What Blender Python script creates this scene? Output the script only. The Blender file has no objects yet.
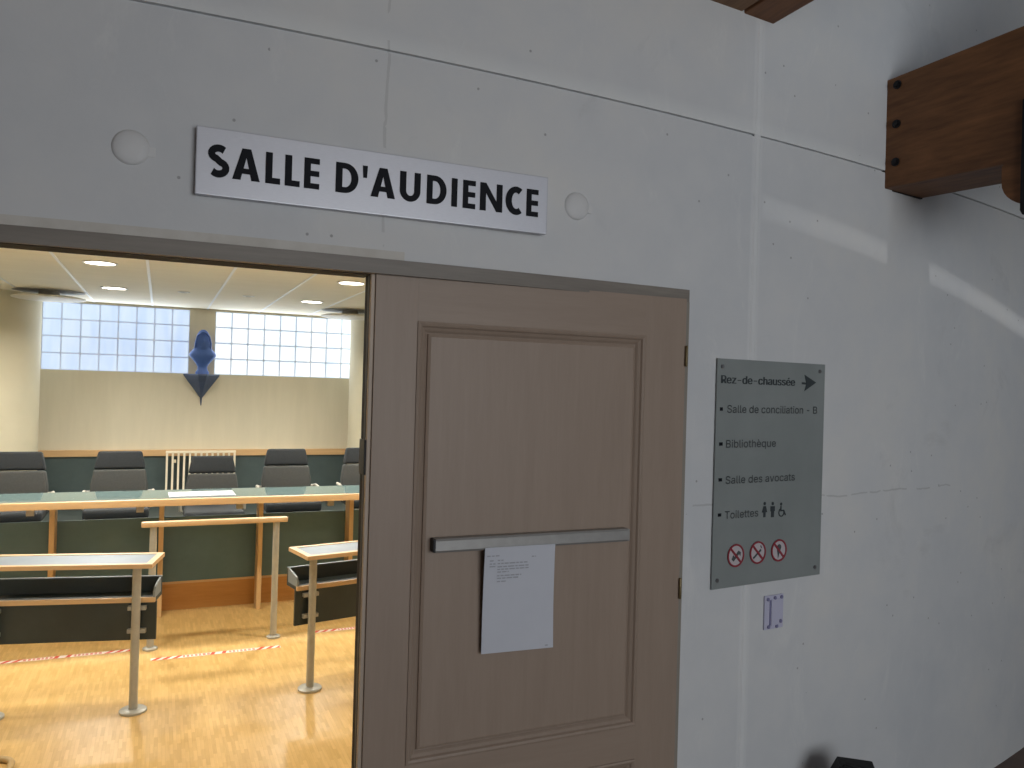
import bpy, bmesh, math, random
from mathutils import Vector, Matrix
random.seed(7)
sc = bpy.context.scene
COL = sc.collection
PI = math.pi

# ------------------------------------------------------------------ camera
F_PX, ROLL, PITCH, YAW, EYE = 790.5, math.radians(1.62), math.radians(.262), math.radians(23.95), 1.748
_cy, _sy, _cp, _sp = math.cos(YAW), math.sin(YAW), math.cos(PITCH), math.sin(PITCH)
FW = Vector((_sy * _cp, _cy * _cp, _sp))
_r0 = Vector((_cy, -_sy, 0))
_u0 = _r0.cross(FW)
RT = math.cos(ROLL) * _r0 + math.sin(ROLL) * _u0
UP = RT.cross(FW)
cam_d = bpy.data.cameras.new('camera')
cam = bpy.data.objects.new('camera', cam_d)
COL.objects.link(cam)
cam_d.sensor_width = 36.0
cam_d.lens = F_PX * 36 / 1024
cam_d.clip_start = .05
cam.matrix_world = Matrix(((RT.x, UP.x, -FW.x, 0), (RT.y, UP.y, -FW.y, 0), (RT.z, UP.z, -FW.z, EYE), (0, 0, 0, 1)))
sc.camera = cam

def ray(px, py):
    return (px - 512) / F_PX * RT - (py - 384) / F_PX * UP + FW
def on_y(px, py, Y):
    d = ray(px, py); d = d * (Y / d.y)
    return Vector((d.x, d.y, d.z + EYE))
def on_plane(px, py, o, n):
    d = ray(px, py); c = Vector((0, 0, EYE))
    return c + d * ((o - c).dot(n) / d.dot(n))

# ------------------------------------------------------------------ materials
def new_mat(name, color=(.5, .5, .5), rough=.6, metal=0., spec=.5, coat=0.):
    m = bpy.data.materials.new(name); m.use_nodes = True
    b = m.node_tree.nodes['Principled BSDF']
    b.inputs['Base Color'].default_value = (*color, 1)
    b.inputs['Roughness'].default_value = rough
    b.inputs['Metallic'].default_value = metal
    b.inputs['Specular IOR Level'].default_value = spec
    b.inputs['Coat Weight'].default_value = coat
    return m
class NT:
    def __init__(s, m):
        s.t = m.node_tree; s.b = s.t.nodes['Principled BSDF']
    def n(s, kind, **kw):
        x = s.t.nodes.new(kind)
        for k, v in kw.items():
            if k.startswith('i_'):
                key = k[2:]; key = int(key) if key.isdigit() else key.replace('_', ' ')
                x.inputs[key].default_value = v
            else: setattr(x, k, v)
        return x
    def l(s, a, b): s.t.links.new(a, b)
    def math(s, op, a, b=None, clamp=False):
        x = s.t.nodes.new('ShaderNodeMath'); x.operation = op; x.use_clamp = clamp
        for i, v in enumerate((a, b)):
            if v is None: continue
            if isinstance(v, (int, float)): x.inputs[i].default_value = v
            else: s.l(v, x.inputs[i])
        return x.outputs[0]
    def ramp(s, fac, stops):
        x = s.t.nodes.new('ShaderNodeValToRGB'); e = x.color_ramp.elements
        while len(e) < len(stops): e.new(.5)
        for k, (p, c) in enumerate(stops):
            e[k].position = p; e[k].color = (*c, 1) if len(c) == 3 else c
        s.l(fac, x.inputs[0]); return x.outputs[0]
    def mix(s, fac, a, b, blend='MIX'):
        x = s.t.nodes.new('ShaderNodeMix'); x.data_type = 'RGBA'; x.blend_type = blend
        for i, v in ((0, fac), (6, a), (7, b)):
            if isinstance(v, (int, float)): x.inputs[i].default_value = v
            elif isinstance(v, tuple): x.inputs[i].default_value = (*v, 1)
            else: s.l(v, x.inputs[i])
        return x.outputs[2]
    def coord(s, scale=(1, 1, 1), which='Object', rot=(0, 0, 0)):
        tc = s.n('ShaderNodeTexCoord'); mp = s.n('ShaderNodeMapping')
        mp.inputs['Scale'].default_value = scale; mp.inputs['Rotation'].default_value = rot
        s.l(tc.outputs[which], mp.inputs[0]); return mp.outputs[0]
    def noise(s, vec, scale, detail=3, rough=.5, dist=0.):
        x = s.n('ShaderNodeTexNoise', i_Scale=scale, i_Detail=detail, i_Roughness=rough, i_Distortion=dist)
        if vec is not None: s.l(vec, x.inputs['Vector'])
        return x.outputs[0]
    def bump(s, h, strength=.2, dist=.01):
        x = s.n('ShaderNodeBump', i_Strength=strength, i_Distance=dist)
        s.l(h, x.inputs['Height']); s.l(x.outputs[0], s.b.inputs['Normal'])

def wood(name, dark, light, axis='Z', scale=6, rough=.45, stretch=14, spec=.4):
    m = new_mat(name, light, rough, spec=spec); t = NT(m)
    sc_ = {'X': (1, stretch, stretch), 'Y': (stretch, 1, stretch), 'Z': (stretch, stretch, 1)}[axis]
    v = t.coord(sc_)
    n1 = t.noise(v, scale * .35, 5, .6, .4); n2 = t.noise(v, scale * 2.2, 3, .6)
    f = t.math('ADD', t.math('MULTIPLY', n1, .65), t.math('MULTIPLY', n2, .35))
    c = t.ramp(f, [(.3, dark), (.7, light)])
    t.l(c, t.b.inputs['Base Color']); t.bump(f, .08, .003)
    return m

def speckled(name, a, b, scale=40, rough=.7, lo=.35, hi=.65, bump=.1, stretch=(1, 1, 1), **kw):
    m = new_mat(name, a, rough, **kw); t = NT(m)
    f = t.noise(t.coord(stretch), scale, 4, .6)
    t.l(t.ramp(f, [(lo, a), (hi, b)]), t.b.inputs['Base Color'])
    if bump: t.bump(f, bump, .002)
    return m

M = {}
# painted concrete wall of the hall: pits, blotches, cracks, joint fillers
def concrete():
    m = new_mat('painted_concrete', (.6, .6, .6), .75, spec=.25); t = NT(m)
    v = t.coord()
    sep = t.n('ShaderNodeSeparateXYZ'); t.l(v, sep.inputs[0])
    X, Z = sep.outputs[0], sep.outputs[2]
    big = t.noise(v, .9, 4, .55); mid = t.noise(v, 6, 5, .6)
    f = t.math('ADD', t.math('MULTIPLY', big, .7), t.math('MULTIPLY', mid, .3))
    c = t.ramp(f, [(.30, (.545, .565, .59)), (.5, (.615, .625, .635)), (.68, (.68, .672, .65))])
    # scuffs
    sc1 = t.noise(v, 2.4, 6, .7, .6)
    c = t.mix(t.math('MULTIPLY', t.ramp(sc1, [(.60, (0, 0, 0)), (.72, (1, 1, 1))]), .38), c, (.47, .475, .48))
    sc2 = t.noise(t.coord((1.6, 1, .5)), 3.2, 6, .75, 1.)
    c = t.mix(t.math('MULTIPLY', t.ramp(sc2, [(.58, (0, 0, 0)), (.70, (1, 1, 1))]), .28), c, (.76, .76, .74))
    # small blow-holes
    vo = t.n('ShaderNodeTexVoronoi', voronoi_dimensions='2D', i_Scale=5.5)
    cx_ = t.n('ShaderNodeCombineXYZ'); t.l(X, cx_.inputs[0]); t.l(Z, cx_.inputs[1]); t.l(cx_.outputs[0], vo.inputs['Vector'])
    pit = t.math('LESS_THAN', vo.outputs['Distance'], .022)
    gate = t.math('GREATER_THAN', t.noise(v, 3.1, 2), .55)
    c = t.mix(t.math('MULTIPLY', t.math('MULTIPLY', pit, gate), .6), c, (.2, .2, .2))
    # lighter band just above the groove, fading upwards
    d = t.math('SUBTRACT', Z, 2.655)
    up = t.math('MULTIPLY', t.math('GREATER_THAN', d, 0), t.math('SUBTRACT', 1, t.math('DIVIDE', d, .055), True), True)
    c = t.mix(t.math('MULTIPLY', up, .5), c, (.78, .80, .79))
    wob = t.math('MULTIPLY', t.math('SUBTRACT', t.noise(v, 9, 4), .5), .03)
    # vertical filler strip
    dx = t.math('ABSOLUTE', t.math('SUBTRACT', X, 1.882))
    fil = t.math('SUBTRACT', 1, t.math('DIVIDE', dx, .026), True)
    c = t.mix(t.math('MULTIPLY', t.math('POWER', fil, .5), .36), c, (.80, .81, .81))
    # hairline crack across the right part
    zc = t.math('ADD', t.math('ADD', 1.375, t.math('MULTIPLY', X, -.0005)), wob)
    dz = t.math('ABSOLUTE', t.math('SUBTRACT', Z, zc))
    cr = t.math('MULTIPLY', t.math('LESS_THAN', dz, .0032), t.math('MULTIPLY', t.math('GREATER_THAN', X, 1.6), t.math('LESS_THAN', X, 3.3)))
    cr = t.math('MULTIPLY', cr, t.math('GREATER_THAN', t.noise(v, 11, 2), .45))
    c = t.mix(t.math('MULTIPLY', cr, .32), c, (.25, .25, .25))
    # crumbled vertical line above the sign
    dv = t.math('ABSOLUTE', t.math('SUBTRACT', t.math('SUBTRACT', X, .538), t.math('MULTIPLY', wob, .9)))
    cv = t.math('MULTIPLY', t.math('LESS_THAN', dv, .004), t.math('GREATER_THAN', Z, 2.12))
    cv = t.math('MULTIPLY', cv, t.math('GREATER_THAN', t.noise(v, 17, 2), .47))
    c = t.mix(t.math('MULTIPLY', cv, .28), c, (.3, .3, .3))
    t.l(c, t.b.inputs['Base Color'])
    t.bump(t.math('ADD', mid, t.math('MULTIPLY', t.noise(v, 40, 3), .25)), .18, .006)
    return m
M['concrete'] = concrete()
M['plaster_bead'] = speckled('plaster_bead', (.53, .505, .46), (.60, .58, .54), 12, .8)
M['frame'] = wood('frame_grey_wood', (.175, .155, .135), (.25, .225, .195), 'X', 5, .5)
M['frame_v'] = wood('frame_grey_wood_upright', (.21, .19, .16), (.29, .265, .23), 'Z', 5, .5)
M['door'] = wood('door_oak', (.288, .219, .170), (.335, .258, .202), 'Z', 5, .48)
M['door_h'] = wood('door_oak_rail', (.288, .219, .170), (.335, .258, .202), 'X', 5, .48)
M['door_edge'] = wood('door_edge_oak', (.40, .32, .25), (.52, .43, .34), 'Z', 5, .5)
M['seal'] = new_mat('dark_seal', (.05, .052, .062), .6)
M['gasket_shade'] = new_mat('black_gasket_shade', (.014, .016, .022), .7, spec=.2)
M['alu'] = speckled('brushed_aluminium', (.30, .295, .285), (.335, .33, .32), 30, .42, metal=.35, bump=0)
M['sign'] = speckled('satin_silver_sheet', (.53, .54, .59), (.585, .595, .645), 60, .38, metal=.25, bump=0, stretch=(1, 1, 20))
M['black'] = new_mat('black_lettering', (.010, .011, .015), .6, spec=.12)
M['plate'] = speckled('grey_green_plate', (.225, .25, .247), (.255, .28, .277), 4, .42, bump=0)
M['plate_dark'] = new_mat('plate_dark_text', (.035, .045, .05), .5)
M['plate_text'] = new_mat('plate_grey_text', (.07, .08, .085), .5)
M['screw'] = new_mat('screw_steel', (.25, .25, .26), .4, .8)
M['red'] = new_mat('prohibition_red', (.26, .03, .045), .5)
M['roundel'] = new_mat('roundel_ground', (.50, .46, .48), .5)
M['white'] = new_mat('highlight_white', (.72, .72, .73), .5)
M['paper'] = speckled('paper', (.55, .57, .63), (.58, .60, .66), 5, .8, bump=0)
M['ink'] = new_mat('ink_grey', (.36, .37, .41), .8)
M['lilac'] = new_mat('lilac_plastic', (.50, .50, .64), .45)
M['lilac_dark'] = new_mat('lilac_dark', (.20, .20, .34), .5)
M['cover'] = speckled('cover_white', (.60, .605, .61), (.64, .645, .65), 15, .6)
M['beam'] = wood('dark_timber', (.105, .042, .016), (.30, .13, .05), 'Y', 3.5, .6, 9)
M['soffit'] = wood('soffit_timber', (.16, .08, .035), (.32, .18, .09), 'Y', 4, .6, 12)
M['iron'] = new_mat('dark_iron', (.02, .02, .022), .5, .6)
M['blackplastic'] = speckled('black_fabric', (.004, .004, .005), (.010, .010, .012), 60, .6, spec=.25)
M['hallfloor'] = speckled('brown_floor', (.07, .04, .028), (.12, .07, .048), 6, .5)
# courtroom
M['cream'] = speckled('cream_wall', (.61, .565, .44), (.65, .60, .47), 2.5, .85, stretch=(3, 3, .4), bump=0)
M['cream_col'] = speckled('cream_column', (.59, .54, .40), (.62, .57, .425), 2.5, .7, bump=0)
M['ceil'] = wood('ceiling_panel', (.86, .79, .64), (.92, .85, .70), 'X', 2.2, .8, 8)
M['ceil_strip'] = new_mat('white_strip', (.88, .88, .88), .5)
M['rail_wood'] = wood('rail_beech', (.52, .33, .16), (.62, .41, .21), 'X', 5, .5)
M['beech'] = wood('beech', (.58, .38, .19), (.70, .49, .27), 'X', 5, .38)
M['beech_v'] = wood('beech_upright', (.55, .35, .16), (.66, .45, .23), 'Z', 5, .4)
M['riser'] = wood('riser_wood', (.48, .23, .06), (.60, .31, .10), 'X', 4, .4)
M['green'] = speckled('dark_green_panel', (.088, .160, .180), (.104, .182, .205), 5, .55, bump=0)
M['wainscot'] = speckled('wainscot_green', (.044, .068, .072), (.054, .080, .084), 5, .6, bump=0)
M['greenblack'] = speckled('green_black_panel', (.024, .033, .031), (.034, .045, .042), 6, .5, bump=0)
M['desktop'] = speckled('desk_lino', (.12, .185, .185), (.14, .205, .205), 8, .045, bump=0)
M['pewtop'] = speckled('pew_lino', (.17, .21, .25), (.20, .24, .28), 8, .42, bump=0)
M['tray_edge'] = new_mat('tray_edge_grey', (.20, .24, .26), .4)
M['post'] = speckled('grey_post', (.38, .375, .33), (.43, .425, .375), 20, .4, metal=.2, bump=0)
M['head'] = speckled('chair_dark_cloth', (.009, .012, .015), (.014, .018, .022), 90, .8)
M['back'] = speckled('chair_grey_cloth', (.034, .036, .035), (.044, .046, .044), 90, .8)
M['chair_arm'] = new_mat('chair_arm', (.42, .39, .33), .4, .3)
M['radiator'] = new_mat('radiator_cream', (.80, .73, .58), .4)
M['blue'] = speckled('bust_blue', (.055, .125, .40), (.075, .155, .46), 8, .5)
M['slate'] = speckled('bracket_slate', (.05, .08, .16), (.07, .105, .20), 8, .55)
M['disc'] = new_mat('diffuser_white', (.72, .67, .58), .5)
M['recess'] = new_mat('diffuser_recess', (.40, .39, .36), .7)
M['tape_w'] = new_mat('tape_white', (.82, .72, .66), .4)
M['tape_r'] = new_mat('tape_red', (.62, .07, .04), .4)
M['cane'] = wood('bent_beech_runner', (.36, .24, .10), (.50, .36, .17), 'X', 5, .4)
M['mortar'] = new_mat('block_mortar', (.72, .80, .95), .6)
def parquet():
    m = new_mat('parquet', (.7, .5, .25), .3, spec=.45); t = NT(m)
    v = t.coord((1, 1, 1), rot=(0, 0, PI / 2))
    br = t.n('ShaderNodeTexBrick', offset=.37, i_Scale=1., i_Mortar_Size=.0004, i_Bias=0., i_Brick_Width=.105, i_Row_Height=.017)
    br.inputs['Color1'].default_value = (.50, .315, .105, 1); br.inputs['Color2'].default_value = (.64, .425, .165, 1)
    br.inputs['Mortar'].default_value = (.44, .27, .09, 1)
    t.l(v, br.inputs['Vector'])
    n = t.noise(t.coord((30, 2, 1)), 4, 3)
    c = t.mix(.22, br.outputs['Color'], t.ramp(n, [(.3, (.46, .28, .09)), (.7, (.70, .48, .20))]))
    t.l(c, t.b.inputs['Base Color'])
    return m
M['parquet'] = parquet()
def emit(name, color, strength, base=None):
    m = new_mat(name, base or color, .25)
    b = m.node_tree.nodes['Principled BSDF']
    b.inputs['Emission Color'].default_value = (*color, 1); b.inputs['Emission Strength'].default_value = strength
    return m
M['lamp'] = emit('lamp_disc', (1., .93, .80), 9)
def block(name, edge, mid, s):
    m = emit(name, mid, s, (.25, .3, .4)); t = NT(m)
    v = t.coord((1, 1, 1), 'Object')
    n = t.noise(t.coord((6, 1, 1)), 1.2, 2)
    t.l(t.ramp(n, [(.3, edge), (.65, mid)]), t.b.inputs['Emission Color'])
    return m
M['block_a'] = block('glass_block_pale', (.56, .72, 1.), (.70, .83, 1.), .84)
M['block_b'] = block('glass_block_bright', (.78, .90, 1.), (.95, .99, 1.), 1.05)

# ------------------------------------------------------------------ mesh helpers
def finish(name, bm, mat, parent=None, smooth=False, mats=None, keep=False):
    me = bpy.data.meshes.new(name)
    if not keep: bmesh.ops.recalc_face_normals(bm, faces=bm.faces)
    bm.to_mesh(me); bm.free()
    for mm in (mats or [mat]): me.materials.append(mm)
    if smooth:
        for p in me.polygons: p.use_smooth = True
        try: me.set_sharp_from_angle(angle=math.radians(40))
        except Exception: pass
    o = bpy.data.objects.new(name, me); COL.objects.link(o)
    if parent is not None:
        o.parent = parent; o.matrix_parent_inverse = Matrix.Identity(4)
    return o
def empty(name, loc, rz=0.):
    o = bpy.data.objects.new(name, None); COL.objects.link(o)
    o.location = loc; o.rotation_euler = (0, 0, rz); o.empty_display_size = .05
    return o
def tag(o, label=None, cat=None, group=None, kind=None):
    if label: o['label'] = label
    if cat: o['category'] = cat
    if group: o['group'] = group
    if kind: o['kind'] = kind
    return o
def struct(o): o['kind'] = 'structure'; return o

def box(bm, x0, x1, y0, y1, z0, z1, bev=0., mi=0):
    r = bmesh.ops.create_cube(bm, size=1.)
    vs = r['verts']
    for v in vs:
        v.co = Vector((x0 + (v.co.x + .5) * (x1 - x0), y0 + (v.co.y + .5) * (y1 - y0), z0 + (v.co.z + .5) * (z1 - z0)))
    fs = list({f for v in vs for f in v.link_faces})
    for f in fs: f.material_index = mi
    if bev:
        es = list({e for v in vs for e in v.link_edges})
        bmesh.ops.bevel(bm, geom=es, offset=bev, segments=2, profile=.7, affect='EDGES')
    return vs
def prism(bm, pts, depth_vec, mi=0):
    """pts: list of Vectors (planar outline); extruded by depth_vec"""
    a = [bm.verts.new(p) for p in pts]; b = [bm.verts.new(Vector(p) + depth_vec) for p in pts]
    n = len(pts); fs = [bm.faces.new(a), bm.faces.new(b[::-1])]
    for i in range(n): fs.append(bm.faces.new((a[i], b[i], b[(i + 1) % n], a[(i + 1) % n])))
    for f in fs: f.material_index = mi
def lathe(bm, prof, c=(0, 0, 0), seg=24, sx=1., sy=1., cap=True):
    rings = []
    for r, z in prof:
        rings.append([bm.verts.new((c[0] + r * sx * math.cos(2 * PI * k / seg), c[1] + r * sy * math.sin(2 * PI * k / seg), c[2] + z)) for k in range(seg)])
    for a, b in zip(rings, rings[1:]):
        for k in range(seg): bm.faces.new((a[k], a[(k + 1) % seg], b[(k + 1) % seg], b[k]))
    if cap: bm.faces.new(rings[0][::-1]); bm.faces.new(rings[-1])
    return rings
def tube(bm, path, r, seg=10, closed=False):
    path = [Vector(p) for p in path]; n = len(path); rings = []
    for i, p in enumerate(path):
        if closed: d = path[(i + 1) % n] - path[i - 1]
        else: d = path[min(i + 1, n - 1)] - path[max(i - 1, 0)]
        d.normalize(); a = d.cross(Vector((0, 0, 1)) if abs(d.z) < .9 else Vector((1, 0, 0))).normalized(); b = d.cross(a)
        rings.append([bm.verts.new(p + r * (math.cos(2 * PI * k / seg) * a + math.sin(2 * PI * k / seg) * b)) for k in range(seg)])
    for i in range(n if closed else n - 1):
        A, B = rings[i], rings[(i + 1) % n]
        for k in range(seg): bm.faces.new((A[k], A[(k + 1) % seg], B[(k + 1) % seg], B[k]))
    if not closed: bm.faces.new(rings[0][::-1]); bm.faces.new(rings[-1])
def disc_y(bm, cx, cz, r, y0, y1, seg=24):
    prism(bm, [Vector((cx + r * math.cos(2 * PI * k / seg), y0, cz + r * math.sin(2 * PI * k / seg))) for k in range(seg)], Vector((0, y1 - y0, 0)))
def part_box(name, mat, parent, dims, bev=0., smooth=False):
    bm = bmesh.new(); box(bm, *dims, bev=bev); return finish(name, bm, mat, parent, smooth)

# ------------------------------------------------------------------ the hall wall: gently curved outwards
RW, XC, YC = 13.85, .382, 15.951
def wy(x, off=0.):
    return YC - math.sqrt((RW - off) ** 2 - (x - XC) ** 2)      # off > 0: further into the wall
def sheet_wall(name, mat, xs, zs, hole, thick, fn):
    """zs: (z, recess).  One welded sheet with holes, given a back and reveals."""
    bm = bmesh.new(); F, B = {}, {}
    for i, x in enumerate(xs):
        for j, (z, rc) in enumerate(zs):
            F[i, j] = bm.verts.new((x, fn(x, rc), z)); B[i, j] = bm.verts.new((x, fn(x, thick), z))
    solid = lambda i, j: 0 <= i < len(xs) - 1 and 0 <= j < len(zs) - 1 and not hole((xs[i] + xs[i + 1]) / 2, (zs[j][0] + zs[j + 1][0]) / 2)
    for i in range(len(xs) - 1):
        for j in range(len(zs) - 1):
            if not solid(i, j): continue
            bm.faces.new((F[i, j], F[i + 1, j], F[i + 1, j + 1], F[i, j + 1]))
            bm.faces.new((B[i, j], B[i, j + 1], B[i + 1, j + 1], B[i + 1, j]))
            if not solid(i - 1, j): bm.faces.new((F[i, j], F[i, j + 1], B[i, j + 1], B[i, j]))
            if not solid(i + 1, j): bm.faces.new((F[i + 1, j], B[i + 1, j], B[i + 1, j + 1], F[i + 1, j + 1]))
            if not solid(i, j - 1): bm.faces.new((F[i, j], B[i, j], B[i + 1, j], F[i + 1, j]))
            if not solid(i, j + 1): bm.faces.new((F[i, j + 1], F[i + 1, j + 1], B[i + 1, j + 1], B[i, j + 1]))
    bmesh.ops.delete(bm, geom=[v for v in bm.verts if not v.link_faces], context='VERTS')
    return struct(finish(name, bm, mat, None))
DX0, DX1, DZ = -.50, 1.588, 2.087
xs = sorted(set([round(-4 + .2 * k, 3) for k in range(56)] + [DX0, DX1, 1.868, 1.896]))
zs = [(0, 0), (DZ, 0), (2.6465, 0), (2.6475, .012), (2.6545, .012), (2.6555, 0), (5.2, 0)]
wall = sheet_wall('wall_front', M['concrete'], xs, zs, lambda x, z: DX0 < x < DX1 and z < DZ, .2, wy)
for p in wall.data.polygons: p.use_smooth = False
# filler ridge over the vertical joint
bm = bmesh.new()
x0, x1 = 1.866, 1.898
prism(bm, [Vector((x0, wy(x0) + .001, .0)), Vector((1.874, wy(1.874) - .0035, 0)), Vector((1.89, wy(1.89) - .0035, 0)), Vector((x1, wy(x1) + .001, 0))], Vector((0, 0, 3.04)))
struct(finish('trim_1', bm, M['concrete']))
# plaster bead round the frame
def curved_bar(bm, xa, xb, za, zb, front, back, n=12):
    A = []
    for k in range(n + 1):
        x = xa + (xb - xa) * k / n
        A.append([bm.verts.new((x, wy(x) + front, za)), bm.verts.new((x, wy(x) + front, zb)), bm.verts.new((x, wy(x) + back, zb)), bm.verts.new((x, wy(x) + back, za))])
    for a, b in zip(A, A[1:]):
        for q in range(4): bm.faces.new((a[q], a[(q + 1) % 4], b[(q + 1) % 4], b[q]))
    bm.faces.new(A[0]); bm.faces.new(A[-1][::-1])
bm = bmesh.new(); curved_bar(bm, DX0 - .03, .60, 2.087, 2.110, -.003, .004)
struct(finish('trim_2', bm, M['plaster_bead']))
bm = bmesh.new(); curved_bar(bm, .60, DX1, 2.087, 2.110, -.003, .004)
struct(finish('trim_30', bm, M['concrete']))
bm = bmesh.new(); curved_bar(bm, DX1, DX1 + .026, 0, 2.112, -.003, .004, 2)
struct(finish('trim_3', bm, M['concrete']))
# door frame: head, jambs with their rebates
bm = bmesh.new()
curved_bar(bm, DX0 + .04, DX1 - .001, 2.0465, 2.0865, -.004, .055)
finish_head = struct(finish('trim_4', bm, M['frame']))
bm = bmesh.new(); box(bm, DX0 + .04, .5145, 2.125, 2.205, 2.0450, 2.0865)
struct(finish('trim_5', bm, M['gasket_shade']))  # near-black strip, painted in as the shade under the door head
for i, (xa, xb) in enumerate(((DX0, DX0 + .04), (1.559, DX1))):
    bm = bmesh.new(); box(bm, xa, xb, 2.10 if i == 0 else 2.149, 2.222, 0, 2.0865 if i == 0 else 2.0465)
    struct(finish('trim_%d' % (6 + i), bm, M['frame_v']))

# ------------------------------------------------------------------ door leaf (closed half of the double door)
LX0, LX1, LY, LT = .529, 1.556, 2.121, .045
door = empty('door_1', (LX0, LY, 0)); struct(door)
door_parts = []
def dpart(name, bm, mat, smooth=False, parent=None):
    o = finish(name, bm, mat, None, smooth)
    for v in o.data.vertices: v.co -= Vector((LX0, LY, 0))
    o.parent = parent or door
    return o
PX0, PX1 = .65, 1.402               # panel openings
PZ = [(.12, .585), (.69, 1.926)]
def dbox(name, mat, dims, bev=.0006):
    bm = bmesh.new(); box(bm, *dims, bev=bev); return dpart(name, bm, mat)
dbox('stile', M['door'], (LX0, PX0, LY, LY + LT, .008, 2.0525))
dbox('stile', M['door'], (PX1, LX1, LY, LY + LT, .008, 2.0525))
dbox('rail', M['door_h'], (PX0, PX1, LY, LY + LT, .008, PZ[0][0]), 0)
dbox('rail', M['door_h'], (PX0, PX1, LY, LY + LT, PZ[0][1], PZ[1][0]), 0)
dbox('rail', M['door_h'], (PX0, PX1, LY, LY + LT, PZ[1][1], 2.0525), 0)
for za, zb in PZ:
    # moulding: nested frame with a rounded bead stepping back into the panel
    bm = bmesh.new()
    prof = [(0, 0.004), (.0, -.004), (.006, -.006), (.012, -.003), (.016, .003), (.024, .008), (.030, .014), (.036, .016)]
    rings = []
    for ins, dy in prof:
        rings.append([bm.verts.new((x, LY + dy, z)) for x, z in ((PX0 + ins, za + ins), (PX1 - ins, za + ins), (PX1 - ins, zb - ins), (PX0 + ins, zb - ins))])
    for a, b in zip(rings, rings[1:]):
        for k in range(4): bm.faces.new((a[k], a[(k + 1) % 4], b[(k + 1) % 4], b[k]))
    dpart('moulding', bm, M['door'])
    # raised panel with a narrow bevelled border and a dark shadow gap round it
    bm = bmesh.new(); q = .034
    r1 = [(PX0 + q, za + q), (PX1 - q, za + q), (PX1 - q, zb - q), (PX0 + q, zb - q)]
    w = .008
    r2 = [(PX0 + q + w, za + q + w), (PX1 - q - w, za + q + w), (PX1 - q - w, zb - q - w), (PX0 + q + w, zb - q - w)]
    R0 = [bm.verts.new((x, LY + .030, z)) for x, z in r1]; R1 = [bm.verts.new((x, LY + .008, z)) for x, z in r1]; R2 = [bm.verts.new((x, LY + .004, z)) for x, z in r2]
    for a, b in ((R0, R1), (R1, R2)):
        for k in range(4): bm.faces.new((a[k], a[(k + 1) % 4], b[(k + 1) % 4], b[k]))
    bm.faces.new(R2); bm.faces.new(R0[::-1])
    dpart('panel', bm, M['door'])
# meeting edge with rebate and seal
dbox('edge_strip', M['door_edge'], (.5170, .529, LY + .008, LY + LT, .008, 2.0525), .003)
dbox('edge_strip', M['seal'], (.5155, .5185, LY + .022, LY + LT + .01, .008, 2.0505), .001)
dbox('edge_strip', M['gasket_shade'], (.5150, .524, LY + LT - .004, LY + LT + .024, .008, 2.0505), .002)
dbox('lock_plate', M['iron'], (.5115, .5172, LY + .010, LY + LT + .026, 1.498, 1.594), .003)
# hinges
for zc in (.28, 1.113, 1.866):
    bm = bmesh.new(); lathe(bm, [(.003, -.034), (.0045, -.032), (.0045, -.001), (.0035, 0), (.0045, .001), (.0045, .032), (.003, .034)], (1.556, LY - .006, zc), 10)
    dpart('hinge', bm, new_mat('brass_hinge', (.22, .17, .09), .45, .6) if 'brass_hinge' not in bpy.data.materials else bpy.data.materials['brass_hinge'], True)
# push bar
BY = 2.092
a, b = on_y(436, 539.5, BY), on_y(629, 529, BY)
zb0, zb1 = 1.281, 1.320
bm = bmesh.new()
def bar_prof(x):
    return [Vector((x, BY + .03, zb0)), Vector((x, BY + .004, zb0)), Vector((x, BY, zb0 + .006)), Vector((x, BY, zb1 - .006)), Vector((x, BY + .004, zb1)), Vector((x, BY + .03, zb1))]
prism(bm, bar_prof(a.x), Vector((b.x - a.x, 0, 0)))
bar = dpart('push_bar', bm, M['alu'])
for x0_, x1_, mt in ((a.x - .006, a.x + .002, M['iron']), (b.x - .002, b.x + .005, M['alu'])):
    bm = bmesh.new(); box(bm, x0_, x1_, BY + .002, LY + .003, zb0 + .001, zb1 - .001, .002); dpart('end_cap', bm, mt, parent=bar)
for x_ in (a.x + .08, b.x - .08):
    bm = bmesh.new(); box(bm, x_ - .03, x_ + .03, BY + .028, LY + .003, zb0 + .004, zb1 - .004, .002); dpart('bracket', bm, M['alu'], parent=bar)

# ------------------------------------------------------------------ notice sheet taped over the push bar
NY = 2.0885
P = [on_y(485.3, 548, NY), on_y(555.3, 543.8, NY), on_y(553, 647.3, NY + .018), on_y(481.2, 654.3, NY + .018)]
sheet = empty('notice_sheet', P[3])
tag(sheet, 'white typed sheet taped to the door just under the grey push bar', 'paper')
bm = bmesh.new(); n = 10; G = []
for i in range(n + 1):
    row = []
    for j in range(7):
        s, t_ = j / 6, i / n
        p = (P[0] * (1 - s) + P[1] * s) * (1 - t_) + (P[3] * (1 - s) + P[2] * s) * t_
        p = p + Vector((0, .004 * math.sin(PI * t_) , 0)) - P[3]
        row.append(p)
    G.append(row)
V = [[bm.verts.new(p) for p in r] for r in G]
for i in range(n):
    for j in range(6): bm.faces.new((V[i][j], V[i][j + 1], V[i + 1][j + 1], V[i + 1][j]))
finish('page', bm, M['paper'], sheet)
def page_pt(s, t_):
    p = (P[0] * (1 - s) + P[1] * s) * (1 - t_) + (P[3] * (1 - s) + P[2] * s) * t_
    return p + Vector((0, .004 * math.sin(PI * t_)  - .0016, 0)) - P[3]
bm = bmesh.new()
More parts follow.
